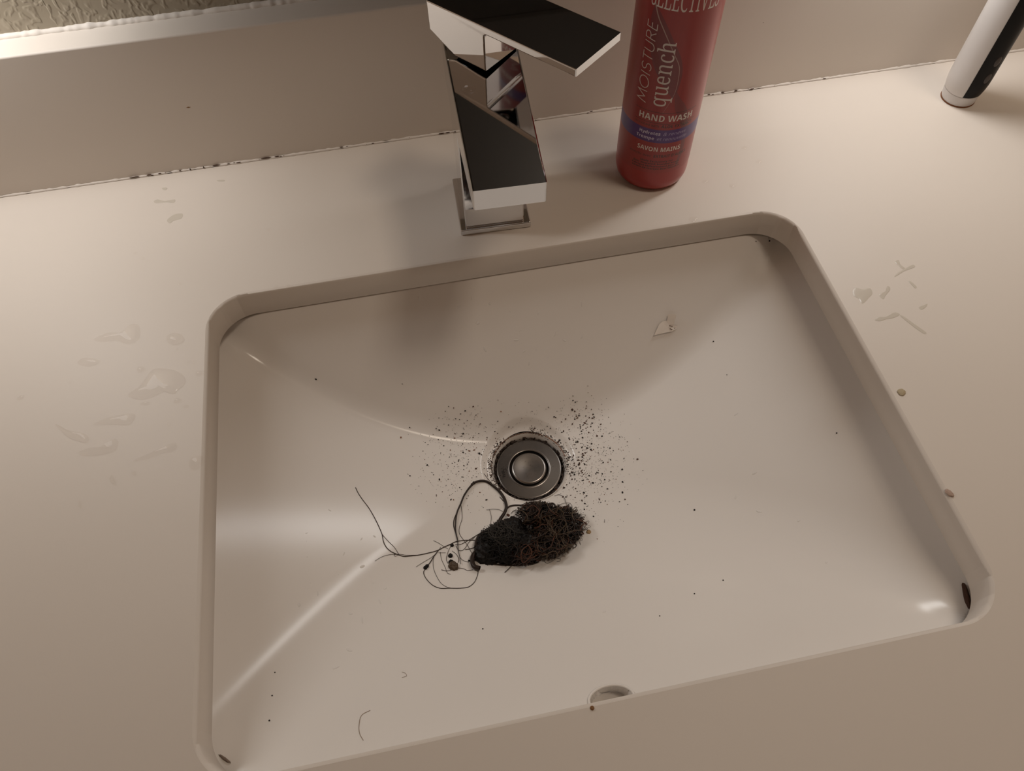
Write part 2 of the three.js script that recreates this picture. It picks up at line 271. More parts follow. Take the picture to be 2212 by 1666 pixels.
/* ---------- soap bottle ---------- */
{
  const R = 0.0297, bt = thing('soap_bottle', 'red cylindrical hand wash bottle with purple band and white lettering', 'soap bottle', [0.1355, 0, 0.0827]);
  const red = std(lin(0.36, 0.012, 0.010), 0.32, { clearcoat: 0.5, clearcoatRoughness: 0.3 });
  const pr = [[0, 0.001], [0.018, 0.0006], [0.0215, 0], [0.0240, 0.0004], [0.0264, 0.0017], [0.0283, 0.004], [0.0293, 0.0072], [R, 0.0112], [R, 0.16], [R, 0.168], [0.0285, 0.176], [0.0245, 0.183], [0.018, 0.188], [0.0145, 0.190], [0.0145, 0.2]];
  mesh('body', new THREE.LatheGeometry(pr.map(([a, b]) => new THREE.Vector2(a, b)), 128), red, bt);
  const W = 2048, y0 = 0.0215, y1 = 0.168, ppm = W / (2 * Math.PI * R), Hh = Math.round((y1 - y0) * ppm);
  const cv = document.createElement('canvas'); cv.width = W; cv.height = Hh; const c = cv.getContext('2d');
  const X = (deg) => W / 2 + deg / 360 * W, Y = (y) => (y1 - y) * ppm;
  c.fillStyle = '#9a211d'; c.fillRect(0, 0, W, Hh);
  // fine vertical ribbing of the printed film
  for (let i = 0; i < 900; i++) { c.fillStyle = `rgba(${rnd() < 0.5 ? '70,6,8' : '175,50,42'},${rr(0.03, 0.10)})`; c.fillRect(rr(0, W), rr(0, Hh * 0.5), rr(1, 3), rr(Hh * 0.2, Hh * 0.6)); }
  const leaf = (pts, style) => { c.fillStyle = style; c.beginPath(); pts.forEach(([d, y], i) => i ? c.lineTo(X(d), Y(y)) : c.moveTo(X(d), Y(y))); c.closePath(); c.fill(); };
  const curve = (pts, n = 40) => new THREE.CatmullRomCurve3(pts.map(([a, b]) => V(a, b * 1000, 0))).getPoints(n).map((p) => [p.x, p.y / 1000]);
  const rightEdge = curve([[-54, 0.158], [-38, 0.148], [-22, 0.135], [-9, 0.123], [-3.4, 0.1127], [-4, 0.100], [-9, 0.090]]), leftEdge = curve([[-9, 0.090], [-22, 0.098], [-36, 0.108], [-48, 0.119], [-55, 0.134], [-58, 0.148], [-54, 0.158]]);
  leaf([...rightEdge, ...leftEdge], 'rgba(110,40,48,0.75)');
  leaf(curve([[-8, 0.098], [2, 0.090], [12, 0.083], [19, 0.075], [24, 0.062], [26, 0.045], [24, 0.034], [17, 0.026], [19, 0.045], [14, 0.060], [6, 0.072], [-4, 0.082], [-8, 0.098]]), 'rgba(112,44,50,0.7)');
  leaf(curve([[-51, 0.140], [-48, 0.125], [-38, 0.112], [-24, 0.102], [-34, 0.116], [-44, 0.130], [-51, 0.140]]), 'rgba(120,24,24,0.8)');
  c.strokeStyle = 'rgba(176,150,140,0.8)'; c.lineCap = 'round';
  const vein = curve([[-55, 0.158], [-48, 0.150], [-38, 0.142], [-30, 0.1355], [-18, 0.125], [-9, 0.116], [-7, 0.106], [-8, 0.096], [-13, 0.087], [-20, 0.078]], 80);
  vein.forEach(([d, y], i) => { if (!i) return; c.lineWidth = 9 * (1 - i / vein.length) + 2; c.beginPath(); c.moveTo(X(vein[i - 1][0]), Y(vein[i - 1][1])); c.lineTo(X(d), Y(y)); c.stroke(); });
  // the purple band
  c.fillStyle = '#4c2272'; c.fillRect(0, Y(0.0630), W, Y(0.0510) - Y(0.0630));
  const ink = '#d8cfc8';
  const text = (s, d0, d1, yb, h, font, style, dx = 0) => {      // a line of type from d0 to d1 degrees, baseline yb, capital height h
    c.save(); c.fillStyle = style; c.font = `${font.replace('SIZE', Math.round(h * ppm / 0.72))}`; const w = c.measureText(s).width; c.translate(X(d0), Y(yb)); c.scale((X(d1) - X(d0)) / w, 1); if (dx) c.transform(1, 0, dx, 1, 0, 0); c.fillText(s, 0, 0); c.restore();
  };
  c.strokeStyle = 'rgba(40,8,8,0.85)'; c.lineWidth = 4;
  for (const y of [0.0781, 0.0686]) { c.beginPath(); c.moveTo(X(-61), Y(y)); c.lineTo(X(34), Y(y)); c.stroke(); }
  text('HAND WASH', -55, 29, 0.0705, 0.0054, 'bold SIZEpx sans-serif', ink);
  text('enriched with', -59, -21, 0.0652, 0.0023, 'SIZEpx sans-serif', '#1c0505'); text('ALOE EXTRACT', -18, 30, 0.0650, 0.0026, 'bold SIZEpx sans-serif', '#140303');
  text('Hydrates', -50, -17, 0.0580, 0.0028, 'bold SIZEpx sans-serif', '#cfc6d8'); text('& renews', -14, 22, 0.0580, 0.0028, 'italic SIZEpx sans-serif', '#a89cc0');
  text('Trempe', -53.5, -25, 0.0534, 0.0028, 'bold SIZEpx sans-serif', '#cfc6d8'); text('et renouvelle', -22, 25, 0.0534, 0.0028, 'italic SIZEpx sans-serif', '#a89cc0');
  text('SAVON MAINS', -49, 18.5, 0.0428, 0.0040, 'bold SIZEpx sans-serif', ink);
  text('enrichi avec', -61, -25, 0.0372, 0.0023, 'SIZEpx sans-serif', '#1c0505'); text("EXTRAIT D'ALOES", -22, 31, 0.0370, 0.0027, 'bold SIZEpx sans-serif', '#140303');
  for (const [s, a, b, y] of [['Made Exclusively for', -41, 10, 0.0322], ['Best Western® branded hotels', -52, 22, 0.0298], ['Fabriqué exclusivement pour les', -54, 22, 0.0274], ['hôtels de marque Best Western', -53, 24, 0.0250]]) text(s, a, b, y, 0.0018, 'bold SIZEpx sans-serif', '#140303');
  text('SELECTIVES', -62, 33, 0.1556, 0.0150, 'SIZEpx serif', ink);
  // upright lettering, read from the bottom to the top
  const upright = (s, dBase, yStart, yEnd, hDeg, font, style) => { c.save(); c.translate(X(dBase), Y(yStart)); c.rotate(-Math.PI / 2); c.fillStyle = style; const px = Math.abs(X(hDeg) - X(0)); c.font = font.replace('SIZE', Math.round(px / 0.72)); const w = c.measureText(s).width; c.scale((Y(yStart) - Y(yEnd)) / w, 1); c.fillText(s, 0, 0); c.restore(); };
  {   // thin single-line capitals
    const arc = (cx, cy, rx, ry, a0, a1) => Array.from({ length: 17 }, (_, i) => { const a = a0 + (a1 - a0) * i / 16; return [cx + rx * Math.cos(a), cy + ry * Math.sin(a)]; }), P = Math.PI;
    const G = { M: [0.95, [[0, 0], [0.12, 1], [0.45, 0.2], [0.78, 1], [0.9, 0]]], O: [0.98, arc(0.47, 0.5, 0.45, 0.5, 0, 2 * P)], I: [0.22, [[0.08, 0], [0.08, 1]]], S: [0.62, [...arc(0.29, 0.75, 0.24, 0.25, 0.5, 1.5 * P), ...arc(0.29, 0.25, 0.26, 0.25, 0.5 * P, -0.85 * P)]], T: [0.66, [[0, 1], [0.6, 1]], [[0.3, 1], [0.3, 0]]], U: [0.72, [[0.03, 1], ...arc(0.31, 0.3, 0.28, 0.3, P, 2 * P), [0.59, 1]]], R: [0.66, [[0.05, 0], [0.05, 1], ...arc(0.28, 0.75, 0.25, 0.25, 0.5 * P, -0.5 * P), [0.05, 0.5]], [[0.28, 0.5], [0.58, 0]]], E: [0.5, [[0.48, 0], [0.05, 0], [0.05, 1], [0.48, 1]], [[0.05, 0.52], [0.42, 0.52]]] };
    const word = 'MOISTURE', total = [...word].reduce((t, k) => t + G[k][0] + 0.09, 0), h = Math.abs(X(15.2) - X(0)), len = Y(0.0838) - Y(0.1452);
    c.save(); c.translate(X(-46.6), Y(0.0838)); c.rotate(-Math.PI / 2); c.strokeStyle = ink; c.lineWidth = 7.5; c.lineJoin = 'miter'; c.lineCap = 'butt'; let at = 0;
    for (const k of word) { for (const line of G[k].slice(1)) { c.beginPath(); line.forEach(([x, y], i) => { const q = [(at + x + 0.10 * y) * len / total, -y * h]; i ? c.lineTo(...q) : c.moveTo(...q); }); c.stroke(); } at += G[k][0] + 0.09; }
    c.restore();
  }
  upright('quench', -18.0, 0.0828, 0.1344, 23.0, 'SIZEpx serif', ink);
  const tx = new THREE.CanvasTexture(cv); tx.colorSpace = THREE.SRGBColorSpace; tx.anisotropy = 8;
  const lab = new THREE.CylinderGeometry(R + 0.00012, R + 0.00012, y1 - y0, 128, 1, true, Math.PI, Math.PI * 2).translate(0, (y0 + y1) / 2, 0);
  mesh('label', lab, new THREE.MeshPhysicalMaterial({ map: tx, roughness: 0.36, clearcoat: 0.5, clearcoatRoughness: 0.32 }), bt).userData.label = 'printed film with white lettering and a purple band';
  const white = std(lin(0.7, 0.68, 0.65), 0.4);
  mesh('collar', new THREE.CylinderGeometry(0.0165, 0.0165, 0.016, 48).translate(0, 0.206, 0), white, bt);
  mesh('pump_stem', new THREE.CylinderGeometry(0.004, 0.004, 0.026, 24).translate(0, 0.226, 0), white, bt);
  mesh('pump_head', new RoundedBoxGeometry(0.02, 0.01, 0.052, 3, 0.004).translate(0, 0.243, 0.014), white, bt);
}

/* ---------- toothbrush handle ---------- */
{
  const b = thing('electric_toothbrush', 'white upright toothbrush handle with a black front panel on the counter', 'toothbrush', [0.434, 0, 0.052]);
  const white = std(lin(0.74, 0.72, 0.71), 0.32), black = std(lin(0.006, 0.0055, 0.006), 0.4, { specularIntensity: 0.35 });
  const lathe = (a, m, n = 96, s = 0, l = Math.PI * 2) => mesh(m, new THREE.LatheGeometry(a.map(([r, y]) => new THREE.Vector2(r, y)), n, s, l), white, b);
  lathe([[0, 0.0005], [0.0135, 0.0005], [0.0142, 0.001], [0.0146, 0.002], [0.0154, 0.0098], [0.0150, 0.0102], [0.0150, 0.0106]], 'foot_cap');
  lathe([[0.0150, 0.0104], [0.01555, 0.0108], [0.0165, 0.0155], [0.0171, 0.021], [0.0172, 0.027], [0.0172, 0.13], [0.0160, 0.16], [0.0125, 0.185], [0.0085, 0.196], [0.004, 0.199]], 'handle_body');
  const pts = [[0.0157, 0.0108], [0.0167, 0.0155], [0.01735, 0.021], [0.01745, 0.027], [0.01745, 0.125]].map(([r, y]) => new THREE.Vector2(r, y));
  const panel = mesh('front_panel', new THREE.LatheGeometry(pts, 48, -32 * Math.PI / 180, 118 * Math.PI / 180), black, b); panel.userData.label = 'glossy black panel';
  for (const y of [0.031, 0.047]) { const g = new THREE.SphereGeometry(1, 20, 14).scale(0.0028, 0.0048, 0.0008); const k = mesh('button', g, std(lin(0.045, 0.035, 0.032), 0.35), panel); const a = 6 * Math.PI / 180; k.position.set(0.0173 * Math.sin(a), y, 0.0173 * Math.cos(a)); k.rotation.y = a; }
  mesh('grime_ring', new THREE.TorusGeometry(0.0142, 0.0006, 8, 64).rotateX(Math.PI / 2).translate(0, 0.0005, 0), std(lin(0.20, 0.07, 0.02), 0.8), b).userData.label = 'rusty brown line around the foot';
  mesh('neck', new THREE.CylinderGeometry(0.003, 0.0042, 0.05, 24).translate(0, 0.222, 0), white, b);
  mesh('brush_head', new RoundedBoxGeometry(0.011, 0.024, 0.007, 3, 0.003).translate(0, 0.258, 0), white, b);
  mesh('bristles', new RoundedBoxGeometry(0.009, 0.02, 0.009, 2, 0.002).translate(0, 0.258, 0.008), std(lin(0.6, 0.62, 0.66), 0.7), b);
}

/* ---------- water on the counter ---------- */
function puddle(outline, h, dome = true) {                        // a low dome over an outline (points on the counter)
  const c = outline.reduce((a, p) => a.add(p), V(0, 0, 0)).multiplyScalar(1 / outline.length);
  const cr = new THREE.CatmullRomCurve3(outline.map((p) => p.clone().sub(c)), true, 'centripetal'), n = 72, rings = 16, e = cr.getSpacedPoints(n);
  const pos = [0, h, 0], idx = [];
  for (let j = 1; j <= rings; j++) { const t = dome ? Math.sin(j / rings * Math.PI / 2) : j / rings, y = h * (dome ? Math.sqrt(Math.max(0, 1 - t * t)) : Math.max(0, 1 - t ** 6)); for (let i = 0; i < n; i++) pos.push(e[i].x * t, y, e[i].z * t); }
  for (let i = 0; i < n; i++) idx.push(0, 1 + (i + 1) % n, 1 + i);
  for (let j = 0; j < rings - 1; j++) for (let i = 0; i < n; i++) { const a = 1 + j * n + i, b = 1 + j * n + (i + 1) % n; idx.push(a, b, a + n, b, b + n, a + n); }
  const g = new THREE.BufferGeometry(); g.setAttribute('position', new THREE.Float32BufferAttribute(pos, 3)); g.setIndex(idx); g.computeVertexNormals();
  const nrm = g.attributes.normal; if (nrm.getY(0) < 0) { for (let k = 0; k < idx.length; k += 3) { const t = idx[k + 1]; idx[k + 1] = idx[k + 2]; idx[k + 2] = t; } g.setIndex(idx); g.computeVertexNormals(); }
  return [g, c];
}
const leftCrop = ([x, y]) => onPlane(x * 0.36023, 640 + y * 0.36023, 0.0001);
const drops = [
  ['comet-shaped water droplet with a long tail on the counter', 0.0016, [[560, 262], [640, 222], [720, 220], [755, 195], [790, 168], [828, 170], [842, 205], [835, 250], [800, 280], [760, 286], [700, 265], [620, 272]]],
  ['rounded oval water droplet on the counter beside the sink corner', 0.0018, [[997, 262], [1005, 235], [1040, 222], [1080, 225], [1100, 245], [1102, 268], [1085, 282], [1050, 292], [1015, 285]]],
  ['flat faint water droplet below the comet-shaped one', 0.0012, [[465, 398], [490, 375], [540, 370], [585, 380], [602, 390], [585, 408], [540, 420], [495, 418]]],
  ['small round water droplet at the head of the largest puddle', 0.0011, [[820, 440], [830, 425], [860, 425], [870, 440], [855, 455], [830, 458]]],
  ['largest bent water puddle on the counter left of the sink', 0.0019, [[768, 595], [790, 570], [830, 545], [870, 495], [915, 440], [980, 432], [1050, 445], [1095, 470], [1112, 500], [1105, 530], [1070, 560], [1045, 585], [1010, 580], [985, 570], [940, 590], [890, 612], [850, 620], [795, 612]]],
  ['small angular water droplet touching the sink edge', 0.0010, [[1172, 462], [1185, 450], [1215, 448], [1230, 452], [1212, 470], [1185, 478]]],
  ['tiny flat water droplet under the largest puddle', 0.0009, [[840, 648], [860, 635], [890, 633], [900, 640], [880, 652]]],
  ['wedge-shaped water streak below the largest puddle', 0.0014, [[560, 770], [640, 730], [720, 712], [790, 703], [812, 712], [800, 745], [780, 768], [720, 770], [650, 768]]],
  ['wide shallow water streak with a bright right end', 0.0014, [[470, 940], [520, 915], [600, 905], [665, 885], [690, 855], [712, 875], [695, 920], [640, 945], [560, 955], [490, 955]]],
  ['long thin water streak ending in a bright bead', 0.0012, [[330, 765], [400, 800], [470, 815], [515, 828], [535, 858], [520, 880], [470, 870], [400, 840]]],
  ['narrow slanting water streak near the sink side', 0.0013, [[800, 990], [880, 950], [950, 915], [1010, 890], [1050, 882], [1062, 905], [1040, 925], [970, 935], [900, 965]]],
  ['flat round water droplet at the sink side edge', 0.0010, [[1130, 1000], [1150, 970], [1195, 955], [1220, 965], [1215, 1000], [1190, 1035], [1150, 1040]]],
  ['curved hook of water alone on the counter', 0.0012, [[655, 1100], [670, 1072], [690, 1100], [697, 1130], [675, 1125]]],
  ['small upright sliver of water lowest on the counter', 0.0010, [[470, 1255], [480, 1225], [490, 1250], [487, 1272]]],
  ['small bright bead of water beside the curved hook', 0.0010, [[790, 1060], [805, 1048], [820, 1060], [812, 1075]]],
];
for (const [label, h, o] of drops) { const [g, c] = puddle(o.map(leftCrop), h * 1.25); const m = tag(mesh('water_droplet', g, M.water), label, 'water', 'water droplets left of the sink'); m.position.copy(c); }
const bead1 = (u, v, r, h, label, group, y = 0.0001) => {
  const c0 = onPlane(u, v, y), o = []; for (let i = 0; i < 10; i++) { const a = i / 10 * Math.PI * 2, k = r * rr(0.8, 1.2); o.push(V(c0.x + k * Math.cos(a) * 1.25, y, c0.z + k * Math.sin(a))); }
  const [g, c] = puddle(o, h); const m = tag(mesh('water_droplet', g, M.water), label, 'water', group); m.position.copy(c);
};
for (const [x, y, r] of [[1065, 625, 0.0022], [1115, 660, 0.0015], [1130, 395, 0.001], [1165, 400, 0.0012], [1062, 318, 0.001], [1015, 770, 0.001], [418, 517, 0.0008], [125, 610, 0.002]]) bead1(x * 0.36023, 640 + y * 0.36023, r, r * 0.45, 'tiny water bead scattered among the droplets left of the sink', 'tiny water beads left of the sink');
for (const [u, v] of [[292, 547], [309, 559], [388, 614], [597, 620], [622, 618], [580, 497]]) bead1(u, v, 0.0012, 0.0008, 'tiny bright water bead on the counter behind the sink', 'tiny water beads behind the sink');
for (const [u, v] of [[1524, 393], [1582, 402], [1608, 320], [1640, 350]]) bead1(u, v, 0.0022, 0.0009, 'clear water bead on the counter beside the red bottle', 'water beads by the bottle');
bead1(1498, 474, 0.0030, 0.0010, 'water splash on the counter edge in front of the red bottle', undefined);
{   // droplets on the faucet spout
  const top = (u, v) => { const a = onPlane(u, v, 0.137); return FA.H - Math.tan(FA.tilt) * (a.z - FA.z - 0.0285); };
  for (const [u, v, r, label] of [[1012, 192, 0.0034, 'water drop on the chrome spout beside the handle'], [1088, 252, 0.0028, 'water drop on the middle of the chrome spout'], [1115, 275, 0.0016, 'small water drop near the right edge of the chrome spout']]) bead1(u, v, r, r * 0.45, label, undefined, top(u, v) + 0.0002);
}

/* ---------- dried marks and crumbs ---------- */
const film = std(lin(0.60, 0.545, 0.47), 0.22);
function mark(poly, label, conv) { const [g, c] = puddle(poly.map(conv), 0.00012, false); const m = tag(mesh('dried_mark', g, film), label, 'stain', 'dried marks on the counter'); m.position.copy(c); }
const rightCrop = ([x, y]) => onPlane(1780 + x * 0.1561, 500 + y * 0.1561, 0.00005), backCrop = ([x, y]) => onPlane(x * 0.31646, 280 + y * 0.31646, 0.00005);
mark([[765, 880], [800, 850], [855, 820], [875, 755], [910, 770], [915, 810], [885, 850], [845, 900], [825, 940], [790, 920]], 'boot-shaped dried water mark right of the sink', rightCrop);
mark([[400, 830], [440, 780], [520, 800], [640, 790], [670, 860], [620, 920], [530, 1000], [480, 930], [420, 900]], 'ragged wide dried water mark beside the right sink edge', rightCrop);
mark([[1110, 520], [1240, 462], [1262, 488], [1160, 530], [1118, 545], [1000, 620], [972, 630], [985, 600]], 'thin angled dried streak right of the sink', rightCrop);
mark([[985, 420], [1030, 395], [1060, 460], [1125, 515], [1100, 528], [1030, 475]], 'short tapering dried streak meeting the angled one', rightCrop);
mark([[1170, 685], [1195, 690], [1285, 775], [1265, 790], [1220, 745]], 'short straight dried dash right of the sink', rightCrop);
mark([[705, 1230], [740, 1190], [850, 1180], [985, 1120], [1050, 1150], [960, 1200], [850, 1220], [770, 1245]], 'jagged dried streak nearest the right sink edge', rightCrop);
mark([[1050, 1160], [1080, 1165], [1250, 1280], [1420, 1410], [1400, 1425], [1200, 1290]], 'long slanting dried trail right of the sink', rightCrop);
mark([[1310, 1050], [1380, 1020], [1430, 1000], [1410, 1050], [1340, 1085]], 'small dried blot at the end of a thin trail', rightCrop);
mark([[1105, 400], [1142, 398], [1135, 412], [1118, 414]], 'small dark dried fleck behind the left sink corner', backCrop);
mark([[1050, 490], [1070, 478], [1130, 488], [1195, 478], [1190, 498], [1120, 500], [1060, 502]], 'wide faint dried smear near the backsplash', backCrop);
mark([[1140, 620], [1190, 580], [1245, 575], [1240, 605], [1180, 625], [1160, 640]], 'faint dried blot behind the left sink corner', backCrop);
mark([[1480, 348], [1530, 344], [1535, 352], [1500, 356]], 'thin dried smear along the backsplash foot', backCrop);
function crumb(name, label, category, pos, s, mat, turn = 0) { const g = new THREE.IcosahedronGeometry(1, 3), p = g.attributes.position; for (let i = 0; i < p.count; i++) { const k = 1 + 0.25 * nz(p.getX(i) * 2 + pos.x * 99, p.getY(i) * 2, p.getZ(i) * 2); p.setXYZ(i, p.getX(i) * k * s[0], p.getY(i) * k * s[1], p.getZ(i) * k * s[2]); } g.computeVertexNormals(); const m = tag(mesh(name, g, mat), label, category); m.position.copy(pos); m.position.y += s[1] * 0.6; m.rotation.y = turn; return m; }
crumb('crumb', 'beige dried soap crumb on the counter right of the sink', 'crumb', onPlane(1947, 848), [0.0028, 0.0006, 0.0026], std(lin(0.40, 0.32, 0.20), 0.6));
crumb('crumb', 'pinkish crumb at the right sink edge', 'crumb', onPlane(2050, 1066), [0.0018, 0.0008, 0.003], std(lin(0.42, 0.30, 0.24), 0.6), 0.5);
crumb('crumb', 'orange-brown speck on the counter in front of the sink', 'crumb', onPlane(1279, 1530), [0.0011, 0.0005, 0.0012], std(lin(0.22, 0.10, 0.03), 0.7));
crumb('crumb', 'tan crumb in the basin beside the hair clump', 'crumb', onBowl(1272, 1150), [0.0019, 0.0007, 0.0018], std(lin(0.36, 0.24, 0.12), 0.7));
crumb('crumb', 'brown sliver stuck to the backsplash', 'crumb', CAM.clone().addScaledVector(sight(407, 232), -CAM.z / sight(407, 232).z + 0.0006), [0.0028, 0.0007, 0.0006], std(lin(0.22, 0.10, 0.03), 0.8));
crumb('crumb', 'dark fleck stuck to the backsplash beside the bottle', 'crumb', CAM.clone().addScaledVector(sight(1648, 49), -CAM.z / sight(1648, 49).z + 0.0006), [0.0012, 0.0005, 0.0005], std(lin(0.05, 0.03, 0.02), 0.8));
{   // brown mildew in the gap at the basin's front right corner
  const a = onBowl(2086, 1290); const c = crumb('mildew', 'brown mildew streak in the front right sink corner', 'mildew', a, [0.0016, 0.002, 0.0085], std(lin(0.06, 0.025, 0.012), 0.85), -0.25);
  const b = onBowl(486, 1640); crumb('mildew', 'small brown mildew spot in the front left sink corner', 'mildew', b, [0.0045, 0.0009, 0.0008], std(lin(0.24, 0.18, 0.14), 0.85), -0.7);
}
{   // folded scrap of paper on the back wall of the basin
  const s = thing('paper_scrap', 'small torn white paper scrap stuck to the back wall of the basin', 'paper');
  const pc = ([x, y], l) => { const p = onBowl(1380 + x * 0.06604, 640 + y * 0.06604), n = bowlNormal(p.x, p.z); return p.addScaledVector(n, l); };
  const paper = std(lin(0.82, 0.75, 0.68), 0.8, { side: THREE.DoubleSide });
  const piece = (name, pts, mat) => { const P = pts.map(([x, y, l]) => pc([x, y], l)), c = P.reduce((a, p) => a.add(p), V(0, 0, 0)).multiplyScalar(1 / P.length), pos = [], n = bowlNormal(c.x, c.z); for (const t of [0.0002, 0]) for (let i = 0; i < P.length; i++) { const a = P[i], b = P[(i + 1) % P.length]; for (const q of [c, a, b]) pos.push(q.x + n.x * t, q.y + n.y * t, q.z + n.z * t); } const g = new THREE.BufferGeometry(); g.setAttribute('position', new THREE.Float32BufferAttribute(pos, 3)); g.computeVertexNormals(); return mesh(name, g, mat, s); };
  piece('flap', [[930, 575, 0.0022], [1160, 570, 0.0026], [1195, 640, 0.0024], [1150, 780, 0.0018], [1130, 950, 0.0009], [960, 930, 0.0008], [900, 800, 0.001]], paper);
  piece('sheet', [[470, 1265, 0.0016], [640, 930, 0.0010], [760, 830, 0.0006], [900, 790, 0.0008], [1130, 950, 0.0008], [1260, 970, 0.0006], [1240, 1050, 0.0005], [1060, 1140, 0.0014], [720, 1210, 0.0012]], paper);
  for (const [a, b] of [[[975, 945], [1085, 970]], [[990, 1045], [1075, 1080]], [[1135, 1040], [1165, 1020]]]) { const p = pc(a, 0.0018), q = pc(b, 0.0018); mesh('brown_hair', new THREE.TubeGeometry(new THREE.LineCurve3(p, q), 1, 0.00028, 6), std(lin(0.10, 0.04, 0.012), 0.7), s); }
}

/* ---------- dirt around the drain ---------- */
{
  const mats = [[], [], []];
  const speck = (u, v, r, k) => { const p = onBowl(u, v); const g = new THREE.IcosahedronGeometry(r, 0); g.scale(rr(0.7, 1.5), 0.6, rr(0.7, 1.3)); g.rotateY(rr(0, 6)); g.translate(p.x, p.y + r * 0.35, p.z); mats[k].push(g); };
  const gs = () => rr(-1, 1) + rr(-1, 1) + rr(-1, 1);
  for (let i = 0; i < 1900; i++) {
    const side = rnd(); let u, v;
    if (side < 0.42) { u = 1265 + gs() * 42; v = 1000 + gs() * 62; } else if (side < 0.62) { u = 990 + gs() * 42; v = 990 + gs() * 52; } else { u = 1145 + gs() * 105; v = 995 + gs() * 70; }
    if (Math.hypot(u - 1143, (v - 1005) * 1.08) < 80 || v < 860) continue;
    const big = rnd(); speck(u, v, big < 0.04 ? rr(0.0006, 0.00085) : big < 0.2 ? rr(0.00032, 0.00055) : rr(0.00014, 0.0003), rnd() < 0.72 ? 0 : rnd() < 0.6 ? 1 : 2);
  }
  for (let i = 0; i < 110; i++) { const a = rr(-0.45, 0.35) * 1.0, u = 1255 + gs() * 14 + 20 * Math.sin(a * 3), v = 970 + gs() * 60; if (Math.hypot(u - 1143, (v - 1005) * 1.08) < 80) continue; speck(u, v, rr(0.0004, 0.0008), rnd() < 0.5 ? 0 : 1); }
  // packed grit round the well
  for (let i = 0; i < 620; i++) {
    const left = rnd() < 0.5, a = left ? rr(2.6, 4.2) : rr(-1.35, 0.35), r = HOLE_R - 0.001 + Math.abs(gs()) * 0.0022;
    const x = DRAIN.x + r * Math.cos(a), z = DRAIN.z + r * Math.sin(a), g = new THREE.IcosahedronGeometry(rr(0.00018, 0.00055), 0); g.scale(1, 0.7, 1); g.translate(x, bowl(x, z) + (r < HOLE_R ? -0.0012 : 0.0001), z); mats[rnd() < 0.55 ? 0 : 1].push(g);
  }
  for (let i = 0; i < 520; i++) { const a = rr(-3.1, -0.1), r = HOLE_R + rr(-0.0002, 0.0003), g = new THREE.IcosahedronGeometry(rr(0.0002, 0.00042), 0); g.scale(1, 0.6, 1); g.translate(DRAIN.x + r * Math.cos(a), bowl(DRAIN.x + HOLE_R, DRAIN.z) + 0.0002, DRAIN.z + r * Math.sin(a)); mats[2].push(g); }
  const names = [['dirt_specks', 'black dirt specks scattered over the basin around the drain'], ['brown_specks', 'dark brown dirt specks scattered around the drain'], ['rust_specks', 'rusty orange grains round the drain rim and basin floor']], cols = [lin(0.02, 0.014, 0.011), lin(0.07, 0.026, 0.012), lin(0.20, 0.075, 0.03)];
  mats.forEach((g, k) => { const o = tag(mesh(names[k][0], mergeGeometries(g), std(cols[k], 0.8)), names[k][1], 'dirt'); o.userData.kind = 'stuff'; });
  // specks on the stopper disc
  const ds = []; const yd = bowl(DRAIN.x + HOLE_R, DRAIN.z) - 0.0042;
  for (let i = 0; i < 120; i++) { let r, a; if (i < 60) { a = Math.PI + gs() * 0.12; r = 0.0225 + gs() * 0.0016; } else { a = rr(0, 6.28); r = rr(0, 0.026); } const g = new THREE.IcosahedronGeometry(rr(0.00012, i < 60 ? 0.0004 : 0.0003), 0); g.scale(1, 0.6, 1); g.translate(DRAIN.x + r * Math.cos(a), yd + 0.0004, DRAIN.z + r * Math.sin(a)); ds.push(g); }
  const o = tag(mesh('stopper_specks', mergeGeometries(ds), M.dark), 'dark dirt specks lying on the metal stopper', 'dirt'); o.userData.kind = 'stuff';
  // pale soap flecks
  const fl = []; const fleck = (u, v, s) => { const p = onBowl(u, v), n = bowlNormal(p.x, p.z), g = new THREE.IcosahedronGeometry(1, 1).scale(s * rr(0.8, 2.0), s * 0.18, s * rr(0.4, 0.9)); g.rotateY(rr(0, 6.28)); g.applyQuaternion(new THREE.Quaternion().setFromUnitVectors(V(0, 1, 0), n)); g.translate(p.x, p.y, p.z); fl.push(g); };
  for (const [x, y, s] of [[780, 256, 1.4], [655, 380, .7], [655, 425, .7], [660, 508, .9], [733, 520, .7], [857, 491, .9], [957, 560, 1.6], [952, 412, .8], [1022, 398, .9], [828, 602, .8], [676, 648, .6], [715, 705, 1.1], [615, 768, 1.4], [1080, 678, 1.2], [1050, 750, 1.6], [1055, 808, .8], [893, 815, 1.4], [955, 850, 1.8], [886, 1012, 1.9], [815, 1106, 1.9], [1015, 650, .6], [1010, 692, .6]]) fleck(400 + x * 0.4, 1000 + y * 0.4, 0.0009 * s);
  for (let i = 0; i < 26; i++) fleck(rr(900, 1260), rr(640, 790), rr(0.0005, 0.0014));
  for (const [u, v] of [[1630, 1022], [1590, 1073], [1640, 1105], [1725, 1125], [1305, 1322], [1785, 1215], [1590, 895]]) fleck(u, v, 0.0013);
  const f = tag(mesh('soap_flecks', mergeGeometries(fl), std(lin(0.76, 0.72, 0.68), 0.6)), 'pale dried soap flecks stuck to the basin', 'soap residue'); f.userData.kind = 'stuff';
  // stray dark grains elsewhere in the basin
  const st = []; for (const [u, v, r] of [[683, 820, .7], [681, 819, .5], [534, 681, .5], [1541, 738, .7], [1662, 521, .8], [1633, 522, .5], [1425, 1331, .5], [1043, 1359, .6], [1500, 1283, .6], [1562, 1254, .6], [1807, 936, .6], [1500, 1102, .8], [594, 1453, .5], [588, 1503, .5], [582, 1557, .6], [1570, 810, .4], [869, 830, .4], [448, 1190, .7]]) { const p = onBowl(u, v), g = new THREE.IcosahedronGeometry(0.0009 * r, 1); g.translate(p.x, p.y + 0.0002, p.z); st.push(g); }
